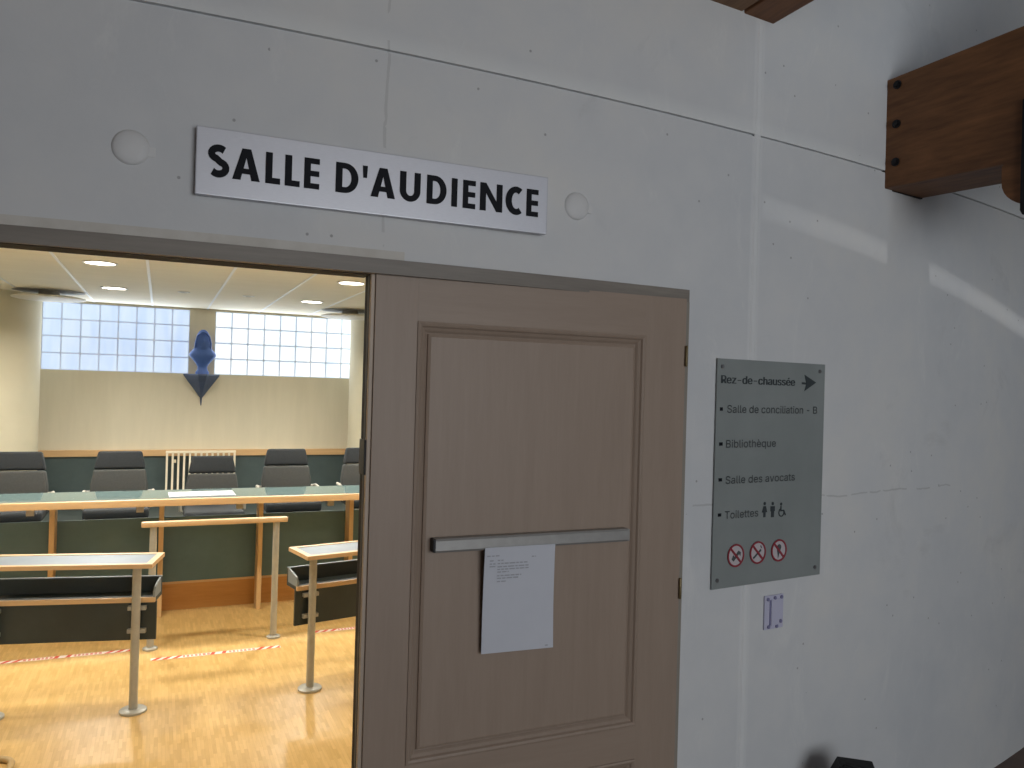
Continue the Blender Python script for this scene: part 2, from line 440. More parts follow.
for s0, s1, t_ in ((.03, .2, .075), (.66, .72, .10), (.07, .14, .12), (.18, .26, .12), (.07, .15, .15), (.18, .60, .15), (.07, .15, .175), (.18, .62, .18), (.18, .62, .205), (.18, .34, .23), (.18, .52, .265), (.18, .48, .29), (.18, .31, .32), (.88, .92, .965)):
    x = s0
    while x < s1 - .005:
        w = min(random.uniform(.03, .09), s1 - x)
        q = [page_pt(x, t_), page_pt(x + w, t_), page_pt(x + w, t_ + .011), page_pt(x, t_ + .011)]
        bm.faces.new([bm.verts.new(p) for p in q]); x += w + .014
finish('print', bm, M['ink'], sheet, keep=True)

# ------------------------------------------------------------------ big sign over the door
SY = 2.078
sgn = empty('wall_sign', (.06, SY, 2.2))
tag(sgn, 'silver oblong sign with bold black capitals above the wooden double door', 'sign')
P = [on_y(*q, SY) - Vector((.06, 0, 2.2)) for q in ((196.7, 125.3), (548.5, 177), (546.6, 234.3), (194.7, 193))]
sx0, sx1 = (P[0].x + P[3].x) / 2, (P[1].x + P[2].x) / 2; sz1, sz0 = (P[0].z + P[1].z) / 2, (P[2].z + P[3].z) / 2
bm = bmesh.new(); box(bm, sx0, sx1, .0, .022, sz0, sz1, .0025)
for v in bm.verts: v.co.y += -SY + SY
finish('board', bm, M['sign'], sgn)
T = .205
def g_S():
    # thick stroke along an S-shaped centre line
    c = []
    for k in range(15):
        a = math.radians(38 + 232 * k / 14); c.append((.5 + .335 * math.cos(a), .735 + .17 * math.sin(a)))
    for k in range(1, 15):
        a = math.radians(90 - 232 * k / 14); c.append((.5 + .36 * math.cos(a), .285 + .19 * math.sin(a)))
    c[14:15] = [(.5, .52)]
    return c
def stroke(c, wx, wz):
    L, R_ = [], []
    for i, p in enumerate(c):
        q0, q1 = c[max(i - 1, 0)], c[min(i + 1, len(c) - 1)]
        dx, dz = q1[0] - q0[0], q1[1] - q0[1]; m_ = math.hypot(dx, dz) or 1
        nx, nz = -dz / m_, dx / m_
        L.append((p[0] + nx * wx, p[1] + nz * wz)); R_.append((p[0] - nx * wx, p[1] - nz * wz))
    return L, R_
def strip_faces(L, R_): return [[L[i], L[i + 1], R_[i + 1], R_[i]] for i in range(len(L) - 1)]
def rect(x0, x1, z0, z1): return [[(x0, z0), (x1, z0), (x1, z1), (x0, z1)]]
def arc_band(cx, cz, rx, rz, tx, tz, a0, a1, n=18):
    o, i = [], []
    for k in range(n + 1):
        a = math.radians(a0 + (a1 - a0) * k / n)
        o.append((cx + rx * math.cos(a), cz + rz * math.sin(a))); i.append((cx + (rx - tx) * math.cos(a), cz + (rz - tz) * math.sin(a)))
    return strip_faces(o, i)
def glyph(ch):
    if ch == 'S':
        c = g_S(); return strip_faces(*stroke(c, .175, .112))
    if ch == 'A':
        return [[(0, 0), (.30, 0), (.58, 1), (.34, 1)], [(1, 0), (.70, 0), (.42, 1), (.66, 1)], [(.22, .2), (.78, .2), (.72, .37), (.28, .37)]]
    if ch == 'L': return rect(0, .46, 0, 1) + rect(.46, 1, 0, .19)
    if ch == 'E': return rect(0, .42, 0, 1) + rect(.42, 1, 0, .18) + rect(.42, .98, .41, .59) + rect(.42, 1, .82, 1)
    if ch == 'D': return rect(0, .29, 0, 1) + rect(.29, .40, 0, .19) + rect(.29, .40, .81, 1) + arc_band(.40, .5, .60, .5, .31, .19, -90, 90)
    if ch == "'": return [[(.12, 0), (.88, 0), (1, 1), (0, 1)]]
    if ch == 'U': return rect(0, .30, .36, 1) + rect(.70, 1, .36, 1) + arc_band(.5, .36, .5, .38, .30, .20, 180, 360)
    if ch == 'I': return rect(0, 1, 0, 1)
    if ch == 'N': return rect(0, .26, 0, 1) + rect(.74, 1, 0, 1) + [[(.0, 1), (.26, 1), (1, 0), (.74, 0)]]
    if ch == 'C': return arc_band(.62, .5, .62, .52, .36, .22, 55, 305, 24)
ext = [('S', 207.8, 228.8), ('A', 232.3, 260), ('L', 265.4, 280.3), ('L', 284.8, 299.8), ('E', 304, 319.3), ('D', 335.5, 358.2), ("'", 362.2, 367.2), ('A', 370.6, 395), ('U', 399.6, 420.2), ('D', 426.5, 446.2), ('I', 451.2, 456.9), ('E', 462.6, 475.1), ('N', 479.7, 502), ('C', 505.2, 522), ('E', 526.1, 537.8)]
lz0 = on_y(265.3, 183.8, SY).z - 2.2; lz1 = on_y(265.7, 152.3, SY).z - 2.2
lz0b = on_y(526.6, 215.2, SY).z - 2.2; lz1b = on_y(526.8, 188.3, SY).z - 2.2
lz0, lz1 = (lz0 + lz0b) / 2, (lz1 + lz1b) / 2
for ch, xa, xb in ext:
    yy = 140 + (xa - 200) * .148 + 25
    X0, X1 = on_y(xa, yy, SY).x - .06, on_y(xb, yy, SY).x - .06
    za, zb = (lz1 - .032, lz1) if ch == "'" else (lz0, lz1)
    bm = bmesh.new()
    for q, f in enumerate(glyph(ch)):
        prism(bm, [Vector((X0 + u * (X1 - X0), -.0005, za + w * (zb - za))) for u, w in f], Vector((0, -.0016 - (.00008 * q if ch in 'AN' else 0), 0)))
    finish('lettering', bm, M['black'], sgn)

# ------------------------------------------------------------------ round blank cover plates beside the sign
for k, (px, py, lb) in enumerate(((131, 147, 'round white cover cap on the wall, off the S end of the sign'), (577, 206, 'round white cover cap on the wall, off the last E of the sign'))):
    p = on_y(px, py, 2.105 if k == 0 else 2.118)
    o = empty('cover_cap', (p.x, wy(p.x), p.z)); tag(o, lb, 'cover cap', 'round wall cover caps')
    bm = bmesh.new()
    rings = []
    for r, y in ((.043, .002), (.042, -.002), (.036, -.0065), (.022, -.009)):
        rings.append([bm.verts.new((r * math.cos(2 * PI * q / 28), y, r * math.sin(2 * PI * q / 28))) for q in range(28)])
    for a_, b_ in zip(rings, rings[1:]):
        for q in range(28): bm.faces.new((a_[q], a_[(q + 1) % 28], b_[(q + 1) % 28], b_[q]))
    bm.faces.new(rings[0][::-1]); bm.faces.new(rings[-1])
    finish('cap_disc', bm, M['cover'], o, True)
    part_box('tab', M['cover'], o, (.034, .054, -.003, .002, -.018, .006), .001)

# ------------------------------------------------------------------ direction plate
A0 = Vector((1.714, 2.165, 0)); B0 = Vector((2.262, 2.230, 0))
PU = (B0 - A0).normalized(); PN = Vector((PU.y, -PU.x, 0))          # PN towards the hall
PO = A0 + PN * .0085
W = (B0 - A0).length; pz0, pz1 = 1.085, 1.867
dsg = empty('direction_sign', (PO.x, PO.y, pz0), math.atan2(PU.y, PU.x))
tag(dsg, 'grey green direction plate with an arrow and lists of rooms, screwed to the wall', 'sign')
def plate_uv(px, py):
    p = on_plane(px, py, PO, PN) - PO
    return p.dot(PU), p.z - pz0
part_box('plate', M['plate'], dsg, (0, W, 0, .006, 0, pz1 - pz0), .001)
for u, w in ((.022, .755), (W - .03, .755), (.024, .03), (W - .03, .03)):
    bm = bmesh.new(); disc_y(bm, u, w, .007, -.003, .001, 14); finish('screw', bm, M['screw'], dsg)
try:
    import os
    FONT = bpy.data.fonts.load(os.path.join(bpy.utils.system_resource('DATAFILES', path='fonts'), 'Inter.woff2'))
except Exception:
    FONT = None
def text_bm(body, bold=0.):
    cu = bpy.data.curves.new('t', 'FONT'); cu.body = body
    if FONT: cu.font = FONT
    cu.resolution_u = 3; cu.resolution_u = 3; cu.offset = bold
    o = bpy.data.objects.new('t', cu); COL.objects.link(o)
    dg = bpy.context.evaluated_depsgraph_get(); dg.update()
    me = bpy.data.meshes.new_from_object(o.evaluated_get(dg))
    bpy.data.objects.remove(o); bpy.data.curves.remove(cu)
    bm = bmesh.new(); bm.from_mesh(me); bpy.data.meshes.remove(me)
    return bm
def plate_text(body, p0, p1, cap_px, mat, bold=.0):
    """p0, p1: pixel ends of the base line; cap height in pixels"""
    u0, w0 = plate_uv(*p0); u1, w1 = plate_uv(*p1); _, wt = plate_uv(p0[0], p0[1] - cap_px)
    capH = wt - w0; w0 = (w0 + w1) / 2
    bm = text_bm(body)
    cap = text_bm('E'); ch = max(v.co.y for v in cap.verts); cb = min(v.co.y for v in cap.verts); cap.free()
    x0 = min(v.co.x for v in bm.verts); x1 = max(v.co.x for v in bm.verts)
    for v in bm.verts:
        v.co = Vector((u0 + (v.co.x - x0) / (x1 - x0) * (u1 - u0), -.0009, w0 + (v.co.y - cb) / (ch - cb) * capH))
    if bold:                                       # heavier stroke: the outlines set twice more, a hair apart
        for k, dx in enumerate((-bold, bold)):
            if k == 0: base = list(bm.verts) + list(bm.edges) + list(bm.faces)
            g = bmesh.ops.duplicate(bm, geom=base)
            for e in g['geom']:
                if isinstance(e, bmesh.types.BMVert): e.co.x += dx; e.co.y -= .0002 * (k + 1)
    bmesh.ops.solidify(bm, geom=list(bm.faces), thickness=.0007)
    finish('lettering', bm, mat, dsg)
plate_text('Rez-de-chaussée', (721.2, 383.6), (794.6, 385.4), 8.0, M['plate_dark'], .0016)
for body, p0, p1, bl in (('Salle de conciliation - B', (727, 412.6), (816.8, 413.6), (719.8, 722.6)), ('Bibliothèque', (725.9, 447.6), (775.6, 446.6), (719, 722.4)),
                         ('Salle des avocats', (725.3, 483.4), (794.6, 480.6), (718.4, 721.8)), ('Toilettes', (724.6, 518.6), (758, 516.4), (717.8, 721))):
    plate_text(body, p0, p1, 7.6, M['plate_text'])
    yb = p0[1] - 3.6
    u0, w0 = plate_uv(bl[0], yb + 1.7); u1, w1 = plate_uv(bl[1], yb - 1.7)
    part_box('lettering', M['black'], dsg, (u0, u1, -.0016, -.0002, w0, w1))
# arrow
bm = bmesh.new(); L_ = [plate_uv(*q) for q in ((801.8, 382.2), (806, 382.6), (804.4, 374.8), (815.8, 382.6), (804.2, 391), (806, 384.6), (801.8, 384.2))]
C_ = [Vector((u, -.0004, w)) for u, w in L_]
prism(bm, [C_[1], C_[2], C_[3], C_[4], C_[5]], Vector((0, -.0014, 0))); prism(bm, [C_[0], C_[1], C_[5], C_[6]], Vector((0, -.0012, 0)))
finish('arrow', bm, M['plate_dark'], dsg)
# toilet pictograms
def ell(cx, cz, rx, rz, n=14): return [Vector((cx + rx * math.cos(2 * PI * k / n), -.0004, cz + rz * math.sin(2 * PI * k / n))) for k in range(n)]
EX = Vector((0, -.0014, 0))
def flat(pts): return [Vector((u, -.0004, w)) for u, w in pts]
for px, kind in ((764.4, 'woman'), (772.4, 'man'), (781.6, 'wheelchair')):
    u, w = plate_uv(px, 509.5); h_ = .052; bm = bmesh.new()
    if kind != 'wheelchair':
        prism(bm, ell(u, w + .021, .0055, .006), EX)
        if kind == 'man': prism(bm, flat([(u - .011, w + .012), (u - .011, w - .006), (u - .007, w - .006), (u - .007, w - .027), (u + .007, w - .027), (u + .007, w - .006), (u + .011, w - .006), (u + .011, w + .012)]), EX)
        else: prism(bm, flat([(u - .006, w + .012), (u - .013, w - .010), (u - .005, w - .010), (u - .005, w - .027), (u + .005, w - .027), (u + .005, w - .010), (u + .013, w - .010), (u + .006, w + .012)]), EX)
    else:
        prism(bm, ell(u - .004, w + .020, .005, .0055), EX)
        for f in arc_band(u - .002, w - .010, .015, .016, .004, .004, 100, 370, 16): prism(bm, flat(f), EX)
        prism(bm, flat([(u - .007, w + .013), (u - .007, w - .006), (u + .009, w - .006), (u + .017, w - .022), (u + .022, w - .020), (u + .012, w - .001), (u - .002, w - .001), (u - .002, w + .013)]), EX)
    finish('pictogram', bm, M['plate_dark'], dsg)
# three prohibition roundels
for k, (px, py) in enumerate(((735.3, 555.4), (757.3, 552.4), (778.4, 550.2))):
    u, w = plate_uv(px, py); r = .040
    bm = bmesh.new(); prism(bm, ell(u, w, r * .86, r * .86, 28), EX)
    rd = finish('roundel', bm, M['roundel'], dsg)
    bm = bmesh.new()
    Y2 = Vector((0, -.0009, 0))
    if k == 0:      # telephone handset with waves
        prism(bm, [p + Y2 for p in flat([(u - .020, w - .012), (u - .010, w - .020), (u + .016, w + .004), (u + .022, w - .004), (u + .024, w + .010), (u + .012, w + .016), (u - .006, w - .004), (u - .012, w + .002)])], EX)
    elif k == 1:    # cigarette
        prism(bm, [p + Y2 for p in flat([(u - .024, w - .016), (u - .020, w - .022), (u + .018, w + .006), (u + .014, w + .012)])], EX)
        prism(bm, [p + Y2 for p in flat([(u + .016, w + .014), (u + .020, w + .014), (u + .016, w + .024), (u + .012, w + .024)])], EX)
    else:           # cone of ice cream
        prism(bm, [p + Y2 for p in flat([(u - .010, w + .004), (u + .010, w + .006), (u - .004, w - .028)])], EX)
        prism(bm, [p + Y2 for p in ell(u + .001, w + .012, .011, .010)], EX)
    finish('symbol', bm, M['plate_text'], rd)
    bm = bmesh.new()
    Y3 = Vector((0, -.0019, 0))
    for f in arc_band(u, w, r, r, r * .16, r * .16, 0, 360, 32): prism(bm, [p + Y3 for p in flat(f)], EX)
    c45 = math.cos(PI / 4)
    q = r * .86; e = r * .07
    prism(bm, [p + Y3 for p in flat([(u - q * c45 - e, w + q * c45 - e), (u - q * c45 + e, w + q * c45 + e), (u + q * c45 + e, w - q * c45 + e), (u + q * c45 - e, w - q * c45 - e)])], EX)
    finish('ring', bm, M['red'], rd)

# ------------------------------------------------------------------ small lilac plate under the direction sign
q = Vector((2.02, wy(2.02), 0)); th = math.atan2(wy(2.07) - wy(1.97), .1)
lp = empty('wall_plate', (2.02, wy(2.02) - .001, .975), th)
tag(lp, 'small pale lilac plate on the wall below the direction sign', 'wall plate')
part_box('plate', M['lilac'], lp, (-.048, .048, -.006, .0, -.060, .060), .002)
part_box('strip', M['lilac'], lp, (-.016, .026, -.009, -.005, -.048, .046), .001)
part_box('strip', M['lilac_dark'], lp, (-.024, -.018, -.008, -.005, -.046, .044), .001)
for u, w in ((-.034, .048), (.002, .050), (.036, .050), (.034, -.036), (.014, -.052), (-.028, -.050)):
    bm = bmesh.new(); disc_y(bm, u, w, .0065, -.010, -.005, 10); finish('screw', bm, M['lilac_dark'], lp)

# ------------------------------------------------------------------ timber beams
BD = Vector((.13, -1, 0)).normalized(); BR = Vector((-BD.y, BD.x, 0))      # along, and to the beam's right
bo = Vector((2.612, 2.300, 2.584))
tb = empty('timber_beam', bo, math.atan2(BD.y, BD.x))       # local x runs along the beam, local -y... right side
tag(tb, 'thick brown timber beam bolted to the curved wall, jutting out level', 'beam')
# local frame: x along BD, y = left-hand normal of BD -> (-BD.y, BD.x) = BR
BW, BH, BL_ = .262, .431, 3.0
bm = bmesh.new(); box(bm, .012, BL_, 0, BW, 0, BH, .006)
for v in bm.verts: v.co.z += v.co.x * (.055 if v.co.z > .2 else -.015)
finish('timber', bm, None, tb, mats=[wood('beam_timber', (.06, .026, .011), (.30, .13, .05), 'X', 3.2, .6, 7)])
bm = bmesh.new(); box(bm, -.03, .016, -.005, BW, -.004, BH + .002, .001); finish('steel_plate', bm, M['iron'], tb)
for z in (.40, .245, .095):
    bm = bmesh.new()
    prism(bm, [Vector((.062 + .017 * math.cos(2 * PI * k / 16), .002, z + .017 * math.sin(2 * PI * k / 16))) for k in range(16)], Vector((0, -.006, 0)))
    prism(bm, [Vector((.062 + .010 * math.cos(2 * PI * k / 6), -.003, z + .010 * math.sin(2 * PI * k / 6))) for k in range(6)], Vector((0, -.010, 0)))
    finish('bolt', bm, M['iron'], tb)
# corbel timber under the beam with its rounded nose, held by a steel strap
bm = bmesh.new(); x0_ = .474
pr_ = [(x0_, .0), (x0_ - .012, -.014), (x0_ - .012, -.07)] + [(x0_ - .012 + .12 * (1 - math.cos(a)), -.07 - .095 * math.sin(a)) for a in [PI / 2 * k / 8 for k in range(1, 9)]] + [(2.6, -.165), (2.6, 0)]
prism(bm, [Vector((x, .002, z)) for x, z in pr_], Vector((0, BW - .004, 0)))
finish('corbel', bm, bpy.data.materials['beam_timber'], tb)
bm = bmesh.new()
pr_ = [(.532, .20), (.532, -.180), (.539, -.195), (.56, -.205), (.70, -.205), (.70, .20)]
prism(bm, [Vector((x, -.012, z)) for x, z in pr_], Vector((0, .013, 0)))
finish('strap', bm, M['iron'], tb)
# ceiling joist meeting the wall on the filler joint
cj = empty('ceiling_joist', (1.871, wy(1.871), 3.06))
tag(cj, 'brown ceiling joist meeting the hall wall above the pale vertical joint', 'beam')
bm = bmesh.new(); box(bm, -.07, .075, -5.6, .02, 0, .24, .006); finish('timber', bm, M['beam'], cj)

# ------------------------------------------------------------------ hall shell
bm = bmesh.new(); box(bm, -4, 1.79, -3.75, 2.35, 3.064, 3.14); struct(finish('ceiling', bm, M['soffit']))
bm = bmesh.new()
ol = [Vector((-4, -3.75, -.06))] + [Vector((x, wy(x) + .1, -.06)) for x in [-4 + .5 * k for k in range(23)]] + [Vector((7, -3.75, -.06))]
prism(bm, ol, Vector((0, 0, .06))); struct(finish('floor', bm, M['hallfloor']))
M['hallwall'] = speckled('hall_paint', (.55, .55, .55), (.62, .62, .61), 3, .8)
# roof over the tall part of the hall, with a narrow skylight slot
SL_Y, SL_W = -1.06, .085
for i, ol in enumerate(([(1.6, -3.75), (7, -3.75), (7, SL_Y - .034), (1.6, SL_Y - .010)], [(1.6, SL_Y + .010), (7, SL_Y + .034), (7, 4.2), (1.6, 4.2)])):
    bm = bmesh.new(); prism(bm, [Vector((x, y, 5.0)) for x, y in ol], Vector((0, 0, .012))); struct(finish('ceiling_%d' % (2 + i), bm, M['hallwall']))
bm = bmesh.new(); box(bm, 1.50, 1.60, -3.75, 2.35, 3.14, 5.06); struct(finish('wall_upstand', bm, M['hallwall']))
bm = bmesh.new(); box(bm, -4.1, -4, -3.75, 3.0, 0, 3.14); struct(finish('wall_west', bm, M['hallwall']))
bm = bmesh.new(); box(bm, 7, 7.1, -3.75, 4.2, 0, 5.06); struct(finish('wall_east', bm, M['hallwall']))
def flat_wall(name, mat, xs, zs, holes, y, thick):
    return sheet_wall(name, mat, xs, [(z, 0) for z in zs], lambda x, z: any(a < x < b and c < z < d for a, b, c, d in holes), thick, lambda x, o: y + o)
flat_wall('wall_back', M['hallwall'], [-4, .3, 2.2, 3.0, 6.4, 7], [0, .8, 2.95, 3.4, 4.8, 5.06], [(.3, 3.0, .8, 2.95), (2.2, 6.4, 3.4, 4.8)], -3.75, .15)

bm = bmesh.new(); box(bm, -5, 9, -11, -3.9, 5.07, 5.11); struct(finish('ceiling_4', bm, M['hallwall']))  # unseen slab, added to keep the sun out of the back windows
# ------------------------------------------------------------------ black bag on the hall floor
bg = empty('bag', (2.265, 2.035, 0), -.70)
tag(bg, 'black tapered bag standing on the hall floor against the curved wall', 'bag')
bm = bmesh.new()
secs = [(0, .15, .075), (.03, .158, .08), (.18, .135, .072), (.30, .095, .06), (.362, .062, .045), (.370, .058, .041)]
rings = []
for z, hx, hy in secs:
    z *= 1.25
    c = .10; ring = []
    for sx_, sy_ in ((1, 1), (-1, 1), (-1, -1), (1, -1)):
        for k in range(4):
            a = math.atan2(sy_, sx_) - PI / 4 + PI / 2 * k / 3
            ring.append(bm.verts.new((sx_ * hx * (1 - c) + hx * c * math.cos(a), sy_ * hy * (1 - c) + hy * c * math.sin(a), z)))
    rings.append(ring)
for a_, b_ in zip(rings, rings[1:]):
    for k in range(16): bm.faces.new((a_[k], a_[(k + 1) % 16], b_[(k + 1) % 16], b_[k]))
bm.faces.new(rings[0][::-1]); bm.faces.new(rings[-1])
finish('body', bm, M['blackplastic'], bg)
bm = bmesh.new(); tube(bm, [(x, y, z * 1.25) for x, y, z in ((-.058, -.035, .34), (-.05, -.037, .366), (-.04, -.037, .378), (.04, -.037, .370), (.052, -.037, .352), (.064, -.035, .315))], .0055, 8); finish('handle', bm, M['blackplastic'], bg, True)
part_box('highlight_sliver', M['white'], bg, (-.044, -.038, -.062, -.056, .412, .444), .001)  # white sliver painted in as the small highlight on the bag

# =================================================================== COURTROOM
YF, ZC, DZ0 = 10.67, 2.63, .21
bm = bmesh.new(); prism(bm, [Vector((x, wy(x) + .1005, -.06)) for x in [-3.4 + .35 * k for k in range(23)]] + [Vector((4.3, YF + .3, -.06)), Vector((-3.4, YF + .3, -.06))], Vector((0, 0, .06)))
struct(finish('floor_courtroom', bm, M['parquet']))
bm = bmesh.new(); box(bm, -3.4, 4.3, 6.49, YF, 0.0, DZ0); struct(finish('floor_dais', bm, M['greenblack']))
bm = bmesh.new(); box(bm, -3.4, 4.3, 6.475, 6.49, 0.0, DZ0 - .012); struct(finish('trim_9', bm, M['riser']))
bm = bmesh.new(); box(bm, -3.4, 4.3, 6.463, 6.52, DZ0 - .012, DZ0 + .006, .002); struct(finish('trim_8', bm, M['beech']))
bm = bmesh.new(); prism(bm, [Vector((x, wy(x) + .19, ZC)) for x in [-3.4 + .35 * k for k in range(23)]] + [Vector((4.3, YF + .3, ZC)), Vector((-3.4, YF + .3, ZC))], Vector((0, 0, .05))); struct(finish('ceiling_courtroom', bm, M['ceil']))
bm = bmesh.new(); box(bm, -3.5, -3.4, 2.80, YF + .3, 0, ZC + .05); struct(finish('wall_courtroom_west', bm, M['cream']))
bm = bmesh.new(); box(bm, 4.3, 4.4, 2.82, YF + .3, 0, ZC + .05); struct(finish('wall_courtroom_east', bm, M['cream']))
WIN = [(-1.288, .312), (.612, 2.412)]
wz0, wz1 = 1.807, 2.607
flat_wall('wall_far', M['cream'], [-3.4, WIN[0][0], WIN[0][1], WIN[1][0], WIN[1][1], 4.3], [0, wz0, wz1, ZC], [(a, b, wz0, wz1) for a, b in WIN], YF, .15)
for i, x in enumerate((-2.02, -1.385, -.75, -.118, .513, 1.132, 1.755, 2.385)):
    bm = bmesh.new(); box(bm, x - .011, x + .011, 2.35, YF, ZC - .004, ZC + .002); struct(finish('trim_%d' % (10 + i), bm, M['ceil_strip']))
# wainscot
bm = bmesh.new(); box(bm, -3.4, 4.3, YF - .03, YF, DZ0, .79); struct(finish('wall_wainscot', bm, M['wainscot']))
bm = bmesh.new(); box(bm, -3.4, 4.3, YF - .055, YF, .785, .862, .004); struct(finish('trim_20', bm, M['rail_wood']))
# glass block windows
for i, ((a, b), mt) in enumerate(zip(WIN, ('block_a', 'block_b'))):
    w = empty('window_%d' % (i + 1), (a, YF, wz0)); struct(w)
    part_box('mortar_grid', M['mortar'], w, (0, b - a, .022, .10, 0, wz1 - wz0))
    bm = bmesh.new(); nx = round((b - a) / .2)
    for k in range(nx):
        for j in range(4):
            box(bm, k * .2 + .008, k * .2 + .192, .012, .09, j * .2 + .008, j * .2 + .192, .012)
    o = finish('glass_pane', bm, M[mt], w); o['kind'] = 'structure'
# round columns
for i, x in enumerate((-1.655, 2.655)):
    bm = bmesh.new(); lathe(bm, [(.42, 0), (.42, ZC - DZ0)], (0, 0, 0), 48)
    o = struct(finish('wall_column_%d' % (i + 1), bm, M['cream_col'], None, True)); o.location = (x, 10.2, DZ0)
# ceiling air diffusers
for x, lb in ((-1.13, 'round ceiling air diffuser beside the window with pale blue blocks'), (2.14, 'round ceiling air diffuser beside the window with bright white blocks')):
    o = empty('air_diffuser', (x * .973, 9.6, ZC)); tag(o, lb, 'ceiling diffuser', 'round ceiling air diffusers')
    bm = bmesh.new(); rg = lathe(bm, [(.345, .001), (.345, -.006), (.30, -.006), (.26, .0008)], (0, 0, 0), 40, cap=False); finish('rim', bm, M['disc'], o, True)
    bm = bmesh.new(); lathe(bm, [(.335, -.007), (.335, -.0075), (.10, -.007), (.10, -.07), (.09, -.07)], (0, 0, 0), 40); finish('recess', bm, M['recess'], o, True)
    bm = bmesh.new(); lathe(bm, [(.12, -.055), (.30, -.062), (.345, -.072), (.345, -.084), (.30, -.094), (.1, -.098)], (0, 0, 0), 40); finish('baffle', bm, M['disc'], o, True)
# downlights
for x, y, lb in ((-.455, 6.92, 'lit round downlight nearer the door, in line with the window of pale blue blocks'), (-.45, 8.80, 'lit round downlight nearer the window of pale blue blocks'),
                 (1.505, 6.92, 'lit round downlight nearer the door, in line with the window of bright white blocks'), (1.485, 8.80, 'lit round downlight nearer the window of bright white blocks')):
    o = empty('downlight', (x, y, ZC)); tag(o, lb, 'ceiling light', 'lit downlights in the courtroom ceiling')
    bm = bmesh.new(); lathe(bm, [(.112, .001), (.124, -.002), (.124, -.008), (.108, -.010), (.106, -.004)], (0, 0, 0), 28, cap=False); finish('rim', bm, M['ceil_strip'], o, True)
    bm = bmesh.new(); lathe(bm, [(.108, -.002), (.108, -.006), (.06, -.007)], (0, 0, 0), 28); finish('diffuser', bm, M['lamp'], o, True)
for x, y, lb in ((.19, 8.74, 'tiny unlit ceiling spot above the blue bust'), (.815, 8.70, 'tiny unlit ceiling spot between the bust and the brighter downlights')):
    o = empty('ceiling_spot', (x, y, ZC)); tag(o, lb, 'ceiling spot', 'tiny unlit ceiling spots')
    bm = bmesh.new(); lathe(bm, [(.058, .001), (.06, -.006), (.04, -.010), (.036, -.003)], (0, 0, 0), 20, cap=False); finish('rim', bm, M['ceil_strip'], o, True)
    bm = bmesh.new(); lathe(bm, [(.037, -.003), (.03, -.008), (.01, -.009)], (0, 0, 0), 16); finish('lens', bm, M['recess'], o, True)

# ------------------------------------------------------------------ blue bust on its pointed bracket
br = empty('wall_bracket', (.467, YF, 1.807)); tag(br, 'dark blue pointed wall bracket carrying the blue bust', 'bracket')
bm = bmesh.new()
tv = [Vector(p) for p in ((-.212, -.002, 0), (.212, -.002, 0), (.05, -.26, 0), (-.05, -.26, 0))]
bv = [bm.verts.new(p) for p in tv] + [bm.verts.new(p - Vector((0, 0, .018))) for p in tv]
bm.faces.new(bv[:4]); tip = bm.verts.new((0, -.012, -.315)); tipb = bm.verts.new((0, -.002, -.315))
for k in range(4): bm.faces.new((bv[k], bv[(k + 1) % 4], bv[4 + (k + 1) % 4], bv[4 + k]))
bm.faces.new((bv[5], bv[6], tip)); bm.faces.new((bv[6], bv[7], tip)); bm.faces.new((bv[7], bv[4], tip)); bm.faces.new((bv[4], bv[5], tipb)); bm.faces.new((bv[4], tipb, tip)); bm.faces.new((bv[5], tip, tipb))
finish('wedge', bm, M['slate'], br)
bm = bmesh.new(); lathe(bm, [(.012, -.29), (.010, -.34), (.005, -.39), (.001, -.396)], (0, -.012, 0), 10); finish('finial', bm, M['slate'], br, True)
bu = empty('bust', (.467, YF - .13, 1.808)); tag(bu, 'blue sculpted bust with a veiled head and pointed shoulders, between the glass block windows', 'sculpture')
bm = bmesh.new()
prof = [(.078, .0), (.080, .02), (.062, .05), (.056, .085), (.075, .125), (.115, .175), (.150, .215), (.158, .235), (.148, .262), (.115, .300), (.092, .335), (.084, .37), (.082, .41), (.079, .45), (.070, .49), (.052, .525), (.028, .546), (.006, .551)]
seg = 32; rings = []
for r, z in prof:
    ring = []
    dep = .55 if z < .3 else .55 + .4 * min(1, (z - .3) / .08)
    for k in range(seg):
        a = 2 * PI * k / seg; x, y = r * math.cos(a), r * dep * math.sin(a)
        fr = max(0, -math.sin(a)) ** 6
        if .36 < z < .50: y += .012 * fr                                  # face set back under the veil
        if abs(z - .41) < .03: y -= .034 * max(0, -math.sin(a)) ** 40      # nose
        if abs(z - .35) < .03: y -= .012 * fr                             # chin
        ring.append(bm.verts.new((x, y, z)))
    rings.append(ring)
for a_, b_ in zip(rings, rings[1:]):
    for k in range(seg): bm.faces.new((a_[k], a_[(k + 1) % seg], b_[(k + 1) % seg], b_[k]))
bm.faces.new(rings[0][::-1]); bm.faces.new(rings[-1])
finish('figure', bm, M['blue'], bu, True)
bm = bmesh.new()
tube(bm, [(-.088, -.02, .30), (-.088, -.045, .38), (-.070, -.068, .46), (-.035, -.072, .505), (0, -.068, .518), (.035, -.072, .505), (.070, -.068, .46), (.088, -.045, .38), (.088, -.02, .30)], .012, 8)
finish('veil_edge', bm, M['blue'], bu, True)

